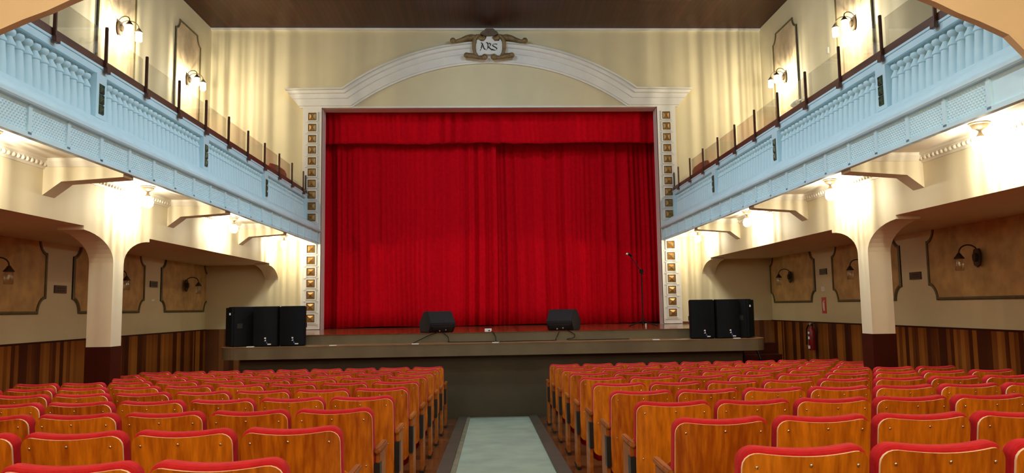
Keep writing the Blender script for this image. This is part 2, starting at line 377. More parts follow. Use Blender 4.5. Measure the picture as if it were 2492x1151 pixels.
# ---------------------------------------------------------------- curtains
random.seed(4)
def fold(x, seed, amp):
    ph = x * 15 + 2.2 * math.sin(x * 2.1 + seed) + 1.6 * math.sin(x * 5.3 + seed * 2)
    a = math.sin(ph); b = math.sin(x * 47 + 3 * math.sin(x * 3.7 + seed))
    return amp * (0.65 * (abs(a) ** .6) * (1 if a > 0 else -1) * (0.55 + .45 * math.sin(x * 1.3 + seed)) + .16 * b)
def curtain(name, label, x0, x1, y, z0, z1, seed, amp, nx, lean=0.0):
    def fn(u, v):
        z = z0 + (z1 - z0) * v; x = x0 + (x1 - x0) * u
        xx = x + .03 * math.sin(3 * v + x * 1.7) * (1 - v)
        return (xx + lean * (1 - v) * (1 if u > .97 else 0), y + fold(x + .02 * v, seed, amp * (1 - .35 * v)), z + .012 * math.sin(x * 2.3 + seed) * (1 - v))
    o = MB().grid(fn, nx, 12).build(name, VELVET, smooth=3, dz=ZC)
    md = o.modifiers.new('thickness', 'SOLIDIFY'); md.thickness = .008
    return tag(o, label, 'curtain')
curtain('stage_curtain', 'red velvet main curtain, half on the left of the stage opening', -3.98, .10, 16.78, -.395, 4.72, 1.0, .13, 520)
curtain('stage_curtain', 'red velvet main curtain, half on the right of the stage opening', -.22, 3.98, 17.02, -.395, 4.72, 5.3, .13, 520)
curtain('curtain_valance', 'short red velvet valance across the top of the stage opening', -3.95, 3.95, 16.50, 3.775, 4.75, 2.4, .075, 620)
for o in bpy.data.objects:
    if o.name.startswith('stage_curtain'): o['group'] = 'main stage curtains'

# ---------------------------------------------------------------- proscenium frame
pf = thing('proscenium_frame', 'white plaster arch and pilasters framing the red curtain', 'arch', (0, YF, ZC))
def arc_pts(hw, zc, zk, n):
    sag = zc - zk; R = (hw * hw + sag * sag) / (2 * sag)
    return [(-hw + 2 * hw * i / n, zc - R + math.sqrt(R * R - (-hw + 2 * hw * i / n) ** 2)) for i in range(n + 1)]
n = 40
outer = [(-4.56, 4.89)] + arc_pts(3.30, 5.97, 4.91, n) + [(4.56, 4.89)]
inner = [(-4.22, 4.475)] + arc_pts(3.09, 5.485, 4.475, n) + [(4.22, 4.475)]
prof = [(0.0, 0.0), (0.0, .13), (.07, .13), (.10, .17), (.12, .12), (.26, .12), (.30, .085), (.52, .085), (.55, .065), (.90, .065), (.93, .045), (1.0, .045), (1.0, 0.0)]
v = []; f = []; L = len(outer); K = len(prof)
for (t, p) in prof:
    for a, b in zip(outer, inner):
        v.append((a[0] + (b[0] - a[0]) * t, -p, a[1] + (b[1] - a[1]) * t))
for j in range(K - 1):
    for i in range(L - 1): f.append((j * L + i, j * L + i + 1, (j + 1) * L + i + 1, (j + 1) * L + i))
f.append(tuple(j * L for j in range(K))); f.append(tuple(j * L + L - 1 for j in range(K)))
MB().add(v, f).build('arch_moulding', WHITE, pf, smooth=.5)
MB().box(-OW, OW, -.03, 0, ZT - .0, ZT + .035).build('opening_moulding', WHITE, pf)
tile_rows = [4.27 - .2497 * k for k in range(10)] + [1.335 - .2503 * k for k in range(7)]
for s in (-1, 1):
    m = MB(); a, b = sorted((s * OW, s * 4.16)); m.box(a, b, -.05, 0, -.40, 4.475)
    a, b = sorted((s * OW, s * 3.775)); m.box(a, b, -.062, 0, -.40, 4.475)
    p = m.build('pilaster', WHITE, pf)
    for z in tile_rows:
        x = s * 3.945
        g = MB()
        for (x0, x1, z0, z1) in ((-.115, .115, .085, .105), (-.115, .115, -.105, -.085), (-.115, -.09, -.085, .085), (.09, .115, -.085, .085)):
            g.box(x0, x1, -.075, -.05, z0, z1)
        g.box(-.15, .15, -.068, -.05, -.135, -.12)
        g.cur = 1; g.box(-.09, .09, -.062, -.05, -.085, .085)
        g.cur = 2
        g.add([(-.072, -.062, -.068), (.072, -.062, -.068), (.072, -.062, .068), (-.072, -.062, .068), (-.02, -.095, -.018), (.02, -.095, -.018), (.02, -.095, .018), (-.02, -.095, .018)],
              [(0, 1, 5, 4), (1, 2, 6, 5), (2, 3, 7, 6), (3, 0, 4, 7)])
        g.cur = 1; g.add([(-.02, -.095, -.018), (.02, -.095, -.018), (.02, -.095, .018), (-.02, -.095, .018)], [(0, 1, 2, 3)])
        g.cur = 2; g.ball((0, -.096, 0), .011, n=8)
        if z is tile_rows[0] and s == -1: t = g.build('gold_tile', [WHITE, GOLDDK, GOLD], p); tm = t.data
        else:
            t = bpy.data.objects.new('gold_tile', tm); COL.objects.link(t); t.parent = p
        t.location = (x, 0, z)

# cartouche with the lettering
ct = thing('cartouche', 'antique gold scrolled cartouche lettered ARS above the stage arch', 'ornament', (-.03, YF - .17, ZC + 5.835))
def cz(a, b, y=0.0): return ((a - 1185) * .000877, y, -(b - 575) * .000909)
sh = [(1120, 340), (1290, 335), (1305, 400), (1350, 450), (1440, 450), (1470, 400), (1520, 480), (1530, 640), (1545, 700), (1530, 780), (1450, 830), (1390, 810), (1330, 770), (1200, 790), (1060, 775), (1000, 810), (920, 830), (860, 790), (845, 640), (860, 560), (880, 420), (930, 410), (980, 460), (1060, 450), (1110, 390)]
m = MB(); m.prism([(cz(a, b)[0], cz(a, b)[2]) for a, b in sh], 1, -.02, .14); m.build('shield', WHITE, ct)
def scroll(name, pts, rads, mt, knobs=(), y=-.03):
    m = MB(); m.tube([cz(a, b, y) for a, b in pts], [r * .0009 for r in rads], n=10, flat=(1, .7, 1))
    for (a, b, r) in knobs: m.ball(cz(a, b, y - .012), r * .0009, (1, .75, 1), n=12)
    return m.build(name, mt, ct, smooth=3)
for sgn in (1, -1):
    X = lambda a: a if sgn > 0 else 2370 - a
    scroll('wing_scroll', [(X(850), 340), (X(740), 345), (X(620), 380), (X(480), 430), (X(360), 460), (X(270), 455)], [40, 62, 70, 52, 42, 40], CARTG, ((X(268), 450, 74), (X(720), 380, 62)))
    scroll('side_strap', [(X(960), 310), (X(880), 330), (X(815), 400), (X(800), 520), (X(802), 650), (X(825), 760), (X(890), 850)], [30, 48, 52, 50, 48, 44, 36], CARTG)
    scroll('foot_scroll', [(X(610), 815), (X(760), 830), (X(900), 870), (X(1065), 880)], [66, 66, 48, 50], CARTG, ((X(610), 820, 70), (X(1070), 865, 76)))
    scroll('crest_volute', [(X(930), 330), (X(970), 380), (X(1020), 400), (X(1080), 350)], [40, 62, 62, 40], CARTG)
cr = [(955, 275), (1000, 225), (1060, 195), (1100, 140), (1300, 138), (1340, 185), (1400, 225), (1430, 272), (1370, 310), (1285, 335), (1120, 340), (1010, 305)]
m = MB(); m.prism([(cz(a, b)[0], cz(a, b)[2]) for a, b in cr], 1, -.055, .14); m.build('crest', CARTD, ct, bevel=.012)
m = MB(); nib = Vector((.0100, 0, .0075))
strokes = [[(955, 520), (985, 497), (1015, 520), (1060, 650), (1095, 668)], [(1005, 540), (990, 640), (958, 700)], [(975, 612), (1040, 600)],
           [(1100, 500), (1125, 488), (1160, 520), (1152, 640), (1112, 690)], [(1140, 530), (1190, 505), (1230, 540), (1215, 580), (1165, 600), (1220, 650), (1275, 690)],
           [(1390, 540), (1350, 528), (1290, 535), (1275, 570), (1330, 605), (1385, 640), (1375, 672), (1330, 692), (1260, 660), (1225, 668)]]
for k, stp in enumerate(strokes):
    for i in range(len(stp) - 1):
        a, b = Vector(cz(*stp[i], -.026 - .0004 * k)), Vector(cz(*stp[i + 1], -.026 - .0004 * k))
        q = [a - nib, a + nib, b + nib, b - nib]
        m.add([tuple(p) for p in q] + [(p.x, p.y + .008, p.z) for p in q], [(0, 1, 2, 3), (7, 6, 5, 4), (0, 4, 5, 1), (1, 5, 6, 2), (2, 6, 7, 3), (3, 7, 4, 0)])
m.build('lettering', INK, ct)

# ---------------------------------------------------------------- pillars and gallery brackets
def haunch_pts(y0, sgn, n=9):
    p = []
    for k in range(n + 1):
        a = k / n
        p.append((y0 + sgn * .67 * (1 - math.cos(a * math.pi * .5 * .93)) / (1 - math.cos(math.pi * .5 * .93)) , .62 + .335 * math.sin(a * math.pi * .5 * .93) / math.sin(math.pi * .5 * .93)))
    return p
for s, nm in ((-1, 'left'), (1, 'right')):
    yy = 9.06 if s < 0 else 8.86
    pl = thing('pillar', 'cream pillar on dark wooden plinth holding up the %s gallery' % nm, 'pillar', (s * 4.65, yy, floor_z(yy)), 0, 'gallery pillars')
    dz = ZC - floor_z(yy)
    a, b = sorted((0, s * .29))
    MB().box(a, b, 0, .25, -.395, 1.0).build('shaft', CREAM_TRIM, pl, dz=dz)
    a2, b2 = sorted((-s * .006, s * .296))
    MB().box(a2, b2, -.006, .256, -dz, -.395).build('plinth', DARKWOOD, pl, dz=dz)
    for y0, sg in ((0, -1), (.25, 1)):
        pts = haunch_pts(y0, sg); poly = pts + [(pts[-1][0], .985), (pts[-1][0] , 1.0), (y0, 1.0)]
        MB().prism(poly, 0, a, b).build('haunch', CREAM_TRIM, pl, dz=dz)
    pts = haunch_pts(0, -1); o = MB().prism([(y, z) for y, z in pts] + [(pts[-1][0], 1.0), (0, 1.0)], 0, a, b).build('wall_haunch', CREAM_TRIM, dz=ZC)
    o.location = (s * 4.65, YF, 0); tag(o, 'cream curved haunch joining the %s gallery beam to the stage wall' % nm, 'haunch', 'wall haunches')
    ords = ['nearest the camera', 'second from the camera', 'nearest the stage']
    for k, y in enumerate((7.60, 10.50, 13.44)):
        o = MB().prism([(0, .0), (-s * .185, .14), (-s * .808, .183), (-s * .808, .38), (0, .38)], 1, 0, .21).build('gallery_bracket', CREAM_TRIM)
        o.location = (s * 4.65, y, ZC + 1.225)
        tag(o, 'angled cream bracket under the %s gallery, %s' % (nm, ords[k]), 'bracket', 'brackets under the galleries')
    # plaster cornice around each soffit bay
    for k, (y0, y1) in enumerate(((4.85, 7.6), (7.81, 10.5), (10.71, 13.44), (13.65, 16.0))):
        c = thing('soffit_cornice', 'ornate plaster cornice of the %s gallery soffit, %s' % (nm, ['bay nearest the camera', 'second bay', 'third bay', 'bay against the stage wall'][k]), 'cornice', (s * 4.65, y0, ZC + 1.6), 0, 'soffit cornices')
        L = y1 - y0
        m = MB(); pr = [(0, 0), (0, -.105), (-s * .012, -.105), (-s * .02, -.085), (-s * .05, -.03), (-s * .07, -.022), (-s * .07, 0)]
        m.prism(pr, 1, 0, L)
        prx = [(0, 0), (0, -.085), (.012, -.085), (.05, -.03), (.06, 0)]
        a, b = sorted((-s * .05, -s * .84))
        m.prism([(y, z) for y, z in prx], 0, a, b); m.prism([(L - y, z) for y, z in prx], 0, a, b)
        m.build('moulding', SOFFIT, c)
        m = MB(); nl = int(L / .07)
        for i in range(nl):
            y = (i + .5) * L / nl; m.ball((-s * .035, y, -.058), .026, (.7, 1, 1), n=8)
        m.build('leaf_frieze', SOFFIT, c, smooth=3)

# ---------------------------------------------------------------- soffit lamps
def lamp_light(name, parent, loc, power, seed, blur, radius=.035):
    """bulb inside ribbed glass: the ribs break its light into vertical streaks"""
    l = bpy.data.lights.new(name, 'POINT'); l.energy = power; l.color = (1.0, .91, .70); l.shadow_soft_size = radius; l.use_nodes = True
    nt = l.node_tree; e = nt.nodes['Emission']
    tc = N(nt, 'ShaderNodeTexCoord'); sp = N(nt, 'ShaderNodeSeparateXYZ'); nt.links.new(tc.outputs['Normal'], sp.inputs[0])
    az = N(nt, 'ShaderNodeMath', operation='ARCTAN2'); nt.links.new(sp.outputs[1], az.inputs[0]); nt.links.new(sp.outputs[0], az.inputs[1])
    no = N(nt, 'ShaderNodeTexNoise', noise_dimensions='1D'); no.inputs['Scale'].default_value = blur; no.inputs['Detail'].default_value = 2; no.inputs['Roughness'].default_value = .5
    nt.links.new(math_n(nt, 'ADD', az.outputs[0], seed), no.inputs['W'])
    mr = N(nt, 'ShaderNodeMapRange'); mr.inputs[1].default_value = .40; mr.inputs[2].default_value = .60; mr.inputs[3].default_value = .28; mr.inputs[4].default_value = 1.75
    nt.links.new(no.outputs['Fac'], mr.inputs[0]); nt.links.new(mr.outputs[0], e.inputs['Strength'])
    o = bpy.data.objects.new(name, l); COL.objects.link(o); o.parent = parent; o.location = loc
    return o
lab4 = ['nearest the camera', 'second from the camera', 'third from the camera', 'nearest the stage']
proto = None
for s, nm in ((-1, 'left'), (1, 'right')):
    for k, y in enumerate((6.33, 9.25, 12.35, 15.35)):
        loc = (s * 4.38, y + (.06 if s < 0 else -.05), ZC + 1.6)
        lab = 'glowing goblet shaped lamp on the %s gallery soffit, %s' % (nm, lab4[k])
        if proto is None:
            proto = thing('soffit_lamp', lab, 'lamp', loc, 0, 'soffit lamps under the galleries')
            MB().lathe([(.0, 0), (.088, -.001), (.09, -.012), (.075, -.018), (.062, -.045), (.02, -.068), (.012, -.078), (.02, -.10), (.03, -.115), (.031, -.128), (.0, -.128)], n=20, caps=False).build('canopy', LAMPMET, proto, smooth=SM)
            MB().lathe([(.03, -.128), (.055, -.155), (.068, -.20), (.060, -.245), (.035, -.27), (0, -.275)], n=24, ribs=.03, caps=False).build('glass_shade', GLOBE, proto, smooth=SM)
            t = proto
        else:
            t = proto.copy(); COL.objects.link(t)
            for c in list(proto.children):
                if c.type == 'MESH': d = c.copy(); COL.objects.link(d); d.parent = t
            t.location = loc; t['label'] = lab
        lamp_light('bulb_light', t, (0, 0, -.20), P_SOFFIT * (.9, 1.0, 1.0, .7)[k], 1.7 * k + 5 * s + 11, 8.0)

# ---------------------------------------------------------------- lanterns on the walls
def lantern_geo(root, x, y, lit, idx):
    """gooseneck arm from the wall plate out to a hanging lantern at local (x, y)"""
    pts = [(-.02, y * .2, .03)]
    for k in range(9):
        a = math.pi * k / 8; pts.append((x * (.5 - .5 * math.cos(a)) - .0, y * (.2 + .8 * k / 8), .06 + .10 * math.sin(a)))
    MB().tube(pts, .009, 7).build('arm', DARKMET, root, smooth=3)
    MB().lathe([(.008, .07), (.02, .06), (.035, .035), (.062, .0), (.062, -.008), (0, -.008)], (x, y, -.01), n=16, caps=False).build('cap', DARKMET, root, smooth=SM)
    MB().lathe([(.045, 0), (.052, -.03), (.052, -.14), (.045, -.15)], (x, y, -.02), n=20, ribs=.025, caps=False).build('glass_shade', GLOBE if lit else LGLASS, root, smooth=SM)
def plate(root, sgn):
    prof = [(-.06, -.10), (.0, -.13), (.06, -.10), (.075, -.03), (.075, .04), (.05, .11), (-.05, .11), (-.075, .04), (-.075, -.03)]
    a, b = sorted((0, sgn * .025)); m = MB().prism(prof, 0, a, b); a, b = sorted((sgn * .02, sgn * .06)); m.prism([(p[0] * .5, p[1] * .45) for p in prof], 0, a, b)
    m.build('wall_plate', DARKMET, root, bevel=.006)
for s, nm in ((-1, 'left'), (1, 'right')):
    for k, y in enumerate(((9.08, 11.95, 14.84) if s < 0 else (8.98, 11.80, 14.80))):
        t = thing('wall_lantern', 'unlit gooseneck wall lantern on the %s lower panel %s' % (nm, ['nearest the camera', 'beside the pillar', 'nearest the stage'][k]), 'wall lamp', (s * 6.145, y, ZC + .545), 0, 'unlit lower wall lanterns')
        plate(t, -s); lantern_geo(t, -s * .25, 0, False, k)
    for k, y in enumerate(((11.97, 14.72) if s < 0 else (11.72, 14.62))):
        t = thing('twin_wall_lantern', 'lit twin arm wall lantern on the %s upper wall panel %s' % (nm, ['further from the stage', 'nearer the stage'][k]), 'wall lamp', (s * 6.16, y, ZC + 4.72), 0, 'lit upper wall lanterns')
        plate(t, -s)
        for i, dy in enumerate((-.16, .16)):
            lantern_geo(t, -s * .24, dy, True, i)
            lamp_light('bulb_light', t, (-s * .24, dy, -.10), P_SCONCE, 3.1 * k + 7 * i + s * 2 + 9, 9.0, .03)

# ---------------------------------------------------------------- wall panels
def panel_outline(hw, z0, z1, nx, nz):
    """rectangle with concave quarter-round notches"""
    p = []
    def notch(cx, cz_, a0):
        for k in range(7):
            a = math.radians(a0 - 90 * k / 6); p.append((cx + nx * math.cos(a), cz_ + nz * math.sin(a)))
    notch(-hw, z0, 90); p_ = p[:]; p.clear()
    notch(hw, z0, 180); q = p[:]; p.clear()
    notch(hw, z1, 270); r = p[:]; p.clear()
    notch(-hw, z1, 360); t = p[:]
    return p_ + q[::1] + r + t
def wall_panel(s, y, z0, z1, hw, nx, nz, mt, lab, grp, w=.04):
    t = thing('wall_panel', lab, 'wall panel', (s * XW, y, ZC), 0, grp)
    out = panel_outline(hw, z0, z1, nx, nz)
    # order: bottom-left notch starts on the left edge
    a, b = sorted((0, -s * .012)); MB().prism(out, 0, a, b).build('field', mt, t)
    cx, czz = 0, (z0 + z1) / 2
    m = MB(); n = len(out); v = []
    prof = [(0.0, 0.0), (0.0, .022), (.4, .034), (1.0, .028), (1.0, .0)]
    def off(i, d):
        p0, p1, p2 = Vector(out[i - 1]), Vector(out[i]), Vector(out[(i + 1) % n])
        e1 = (p1 - p0); e2 = (p2 - p1); e1 = e1.normalized() if e1.length > 1e-6 else e2.normalized(); e2 = e2.normalized() if e2.length > 1e-6 else e1
        t_ = (e1 + e2); t_ = t_.normalized() if t_.length > 1e-4 else e1
        nn = Vector((-t_.y, t_.x)); c = max(.5, abs(nn.dot(Vector((-e1.y, e1.x)))))
        return p1 + nn * d / c
    for (d, h) in prof:
        for i in range(n):
            q = off(i, d * w); v.append((-s * (.0 + h), q.x, q.y))
    f = [(j * n + i, j * n + (i + 1) % n, (j + 1) * n + (i + 1) % n, (j + 1) * n + i) for j in range(len(prof) - 1) for i in range(n)]
    m.add(v, f).build('frame_moulding', PFRAME, t)
    return t
for s, nm in ((-1, 'left'), (1, 'right')):
    for k, y in enumerate(((9.22, 12.08, 14.95) if s < 0 else (9.02, 11.93, 14.88))):
        wall_panel(s, y, .01, 1.06, 1.11, .17, .21, PANEL, 'ochre panel with olive moulding on the %s lower wall, %s' % (nm, ['nearest the camera', 'behind the pillar', 'nearest the stage'][k]), 'lower wall panels')
    for k, y in enumerate(((11.95, 14.76) if s < 0 else (11.76, 14.62))):
        wall_panel(s, y, 2.75, 5.84, .61, .17, .21, PANELUP, 'tall beige panel behind the lit lantern on the %s upper wall, %s' % (nm, ['further from the stage', 'nearer the stage'][k]), 'upper wall panels', .035)
    for k, (y, z) in enumerate(((10.67, .36), (13.55, .525)) if s < 0 else ((10.45, .373), (13.41, .58))):
        m = MB(); a, b = sorted((0, -s * .02)); m.box(a, b, -.14, .14, -.055, .055); m.cur = 1
        a, b = sorted((-s * .018, -s * .023))
        for r in range(2):
            for q in range(5): m.box(a, b, -.11 + q * .045, -.078 + q * .045, -.028 + r * .034, -.012 + r * .034)
        o = m.build('wall_plaque', [PLATE, DARKMET]); o.location = (s * XW, y, ZC + z)
        tag(o, 'small dark plaque between the %s lower wall panels, %s' % (nm, ['nearer the camera', 'nearer the stage'][k]), 'plaque', 'dark plaques on the lower walls')
o = MB().box(-.016, 0, -.075, .075, -.045, .045).build('wall_switch', SWITCH, bevel=.004); o.location = (XW, 13.45, ZC + .258); tag(o, 'ivory switch plate on the wall above the red fire sign', 'switch')
o = MB().box(0, .012, -.06, .06, -.02, .02).build('wall_switch', SWITCH, bevel=.004); o.location = (-XW, 13.55, ZC + .235); tag(o, 'small ivory switch plate under the dark plaque on the left wall', 'switch')
t = thing('fire_sign', 'red fire extinguisher sign with white pictogram on the right wall', 'sign', (XW, 13.455, ZC - .05))
MB().box(-.01, 0, -.085, .085, -.15, .15).build('sign_board', REDSIGN, t)
m = MB(); m.box(-.013, -.009, -.028, .022, -.10, .05); m.box(-.013, -.009, -.014, .008, .05, .075); m.box(-.013, -.009, -.05, .008, .075, .09); m.box(-.013, -.009, .03, .042, -.06, .07); m.build('pictogram', LABEL, t)
t = thing('fire_extinguisher', 'red fire extinguisher hung on the wood boards of the right wall', 'fire extinguisher', (XW - .13, 13.76, ZC - .9))
MB().lathe([(0, 0), (.055, 0), (.066, .02), (.066, .36), (.055, .40), (.03, .43), (.025, .46), (0, .46)], n=18, caps=False).build('cylinder', REDP, t, smooth=SM)
m = MB(); m.box(-.02, .02, -.03, .03, .46, .50); m.box(-.015, .015, -.12, .02, .50, .515); m.box(-.015, .015, -.11, .02, .475, .485); m.build('valve_handle', BLACKMET, t)
m = MB(); m.tube([(0, .03, .48), (-.02, .10, .47), (-.04, .13, .40), (-.05, .12, .25), (-.06, .11, .10)], .014, 7); m.build('hose', RUBBER, t, smooth=3)
m = MB(); m.box(-.072, -.06, -.03, .03, .03, .09); m.box(-.072, -.06, -.035, .02, .21, .26); m.box(-.072, -.06, -.03, .015, .31, .35); m.build('label_patch', LABEL, t)
MB().box(.085, .13, -.02, .02, .30, .42).build('wall_hook', BLACKMET, t)
MB().lathe([(.028, -.012), (.028, .012)], (-.025, .0, .495), n=12, axis=0).build('pressure_gauge', SILVER, t)

# ---------------------------------------------------------------- gallery fronts, balustrades and glass guard rails
BAL = None; PANE = {}
for s, nm in ((-1, 'left'), (1, 'right')):
    Y0 = 4.82; YE = YF - .065
    fr = thing('gallery_fascia', 'pale blue gallery front of lattice panels and stepped moulding on the %s' % nm, 'gallery fascia', (0, 0, ZC), 0, 'gallery fronts')
    m = MB(); a, b = sorted((s * 3.79, s * 3.84)); m.box(a, b, Y0, YE, 1.44, 1.72)
    a, b = sorted((s * 3.772, s * 3.80)); m.box(a, b, Y0, YE, 1.435, 1.475)
    m.build('fascia', BLUEWHITE, fr)
    poly = [(3.745, 1.70), (3.735, 1.715), (3.735, 1.745), (3.75, 1.76), (3.765, 1.762), (3.775, 1.80), (3.80, 1.806), (3.82, 1.84), (3.87, 1.85), (3.90, 1.89), (3.94, 1.90), (3.96, 1.94), (4.02, 1.95), (4.03, 1.985), (4.20, 1.985), (4.20, 1.82), (3.84, 1.70)]
    MB().prism([(s * x, z) for x, z in poly], 1, Y0, YE).build('stepped_moulding', BLUEWHITE, fr)
    ofs = .0 if s < 0 else .10
    ys = [5.40 + .5465 * k - ofs for k in range(20)]
    # one lattice panel and its divider, shared by all bays
    for y in ys:
        if y + .5465 > YE: L = YE - y
        else: L = .5465
        key = round(L, 3) * s
        if key not in PANE:
            m = MB(); x = s * 3.79; nx_, nz_ = 25, 9
            aw = (L - .07) / nx_; ah = .20 / nz_
            for i in range(nx_):
                for j in range(nz_):
                    if (i + j) % 2: continue
                    yc = .05 + (i + .5) * aw; zc_ = -.10 + (j + .5) * ah; q = .62
                    m.add([(x, yc - aw * q, zc_), (x, yc, zc_ - ah * q), (x, yc + aw * q, zc_), (x, yc, zc_ + ah * q), (x - s * .011, yc, zc_)], [(0, 1, 4), (1, 2, 4), (2, 3, 4), (3, 0, 4)])
            po = m.build('lattice_panel', BLUEWHITE, fr); PANE[key] = po.data
        else:
            po = bpy.data.objects.new('lattice_panel', PANE[key]); COL.objects.link(po); po.parent = fr
        po.location = (0, y, 1.585)
        a, b = sorted((s * 3.772, s * 3.80)); d = MB().prism([(-.024, -.13), (.024, -.13), (.024, .10), (0, .122), (-.024, .10)], 0, a, b)
        if 'div' + nm not in PANE: do = d.build('panel_divider', BLUEWHITE, fr); PANE['div' + nm] = do.data
        else: do = bpy.data.objects.new('panel_divider', PANE['div' + nm]); COL.objects.link(do); do.parent = fr
        do.location = (0, y, 1.585)
    # balustrade
    bl = thing('balustrade', 'pale blue balustrade of turned balusters along the %s gallery' % nm, 'balustrade', (s * 4.11, 0, ZC + 1.985), 0, 'gallery balustrades')
    m = MB(); a, b = -.075, .075
    m.box(a, b, Y0, YE, .455, .535); m.box(-.085, .085, Y0, YE, .525, .548); m.build('top_rail', BLUEWHITE, bl)
    piers = [4.70, 7.47 if s < 0 else 7.23, 10.23 if s < 0 else 10.07, 12.99 if s < 0 else 12.95, 15.865]
    for py in piers[1:]:
        L = .19 if py < 15 else .13
        pr = MB().box(-.085, .085, -L / 2, L / 2, 0, .46).build('pier', BLUEWHITE, bl); pr.location = (0, py, 0)
        if py < 15:
            for q in range(3):
                g = MB(); x = -s * .085
                g.add([(x, -.045, 0), (x, .045, 0), (x, .045, .105), (x, -.045, .105), (x - s * .014, -.036, .01), (x - s * .014, .036, .01), (x - s * .014, .036, .095), (x - s * .014, -.036, .095), (x - s * .03, 0, .052)],
                      [(0, 1, 5, 4), (1, 2, 6, 5), (2, 3, 7, 6), (3, 0, 4, 7), (4, 5, 8), (5, 6, 8), (6, 7, 8), (7, 4, 8)])
                go = g.build('green_tile', GREENT, pr); go.location = (0, 0, .045 + q * .106); go['label'] = 'dark green glazed tile'
    for i in range(4):
        a = piers[i] + .095; b = piers[i + 1] - (.095 if i < 3 else .065)
        if i == 0: a = Y0
        n = round((b - a) / .1185)
        for k in range(n):
            if BAL is None:
                pts = [(.058, 0), (.060, .03), (.056, .10), (.047, .22), (.042, .285), (.052, .292), (.052, .306), (.050, .312), (.026, .36), (.024, .368), (.044, .385), (.051, .405), (.046, .425), (.022, .438), (.018, .446), (.030, .448), (.030, .456)]
                bo = MB().lathe(pts, n=12).build('baluster', BLUEWHITE, bl, smooth=.9); BAL = bo.data
            else: bo = bpy.data.objects.new('baluster', BAL); COL.objects.link(bo); bo.parent = bl
            bo.location = (0, a + (k + .5) * (b - a) / n, 0)
    # timber rail with posts and glass
    gr = thing('guard_rail', 'brown timber rail with upright posts and glass panes on the %s gallery' % nm, 'guard rail', (s * 4.075, 0, ZC + 2.535), 0, 'gallery guard rails')
    MB().box(-.035, .035, Y0 + .02, YE, 0, .085).build('handrail', RAILWOOD, gr)
    post_y = [(6.64 if s < 0 else 6.26) + .889 * k + (.02 * k if s > 0 else 0) for k in range(11)]
    post_y = ([post_y[0] - .89] if post_y[0] - .89 > Y0 else []) + post_y
    pm = None
    for k, py in enumerate(post_y):
        if pm is None:
            pm = MB(); pm.box(-s * .051 - .015, -s * .051 + .015, -.013, .013, -.02, .44); pm.box(-s * .073 - .019, -s * .073 + .019, -.045, .03, -.06, .0)
            po = pm.build('post', RAILWOOD, gr, bevel=.004); pm = po.data
        else: po = bpy.data.objects.new('post', pm); COL.objects.link(po); po.parent = gr
        po.location = (0, py, 0)
        if k < len(post_y) - 2:
            L = post_y[k + 1] - py
            g = MB().box(-s * .02 - .004, -s * .02 + .004, .03, L - .03, .085, .40).build('glass_pane', GPANE, gr); g.location = (0, py, 0)
    e = MB().box(-.012, .012, -.012, .012, -.03, .42).build('end_post', BLACKMET, gr); e.location = (0, YE - .015, 0)
    # low seat behind the last panes
    yb = 14.62
    t = thing('gallery_bench', 'red brown wooden bench behind the glass on the %s gallery by the stage' % nm, 'bench', (s * 4.66, yb, ZC + 1.80), 0, 'gallery benches')
    MB().prism([(-.18, .35), (.18, .35), (.18, .42), (-.18, .42)], 1, 0, 1.2).build('seat', BENCHW, t)
    bk = [(0, .30), (1.2, .30), (1.2, 1.17), (1.05, 1.22), (.55, 1.23), (.12, 1.19), (0, 1.08)]
    a, b = sorted((-s * .20, -s * .16)); MB().prism(bk, 0, a, b).build('backrest', BENCHW, t)
    for y in (.06, 1.12):
        g = MB().box(-.18, .18, -.03, .03, 0, .35).build('leg', BENCHW, t); g.location = (0, y, 0)

# small fixtures on the right upper wall
t = thing('wall_projector', 'small white spotlight on the right upper wall by the lit panel', 'spotlight', (XW, 13.78, ZC + 4.02))
MB().box(-.03, 0, -.04, .04, -.04, .04).build('wall_plate', SWITCH, t); MB().lathe([(.045, 0), (.06, .03), (.06, .22), (.05, .24), (0, .24)], (-.10, .16, -.02), n=14, axis=1).build('lamp_head', SWITCH, t, smooth=SM).rotation_euler = (0, 0, 0)
MB().tube([(0, 0, 0), (-.07, .05, -.01), (-.10, .18, -.02)], .012, 7).build('arm', SWITCH, t)
o = MB().box(-.03, 0, -.14, .14, -.03, .03).build('emergency_light', PLATE, bevel=.006); o.location = (XW, 10.29, ZC + 3.89); tag(o, 'grey emergency light box on the right upper wall behind glass', 'light')
o = MB().box(-.012, 0, -.03, .03, -.06, .06).build('wall_switch', SWITCH, bevel=.004); o.location = (XW, 12.75, ZC + 4.62); tag(o, 'ivory plate between the two right upper wall panels', 'switch')

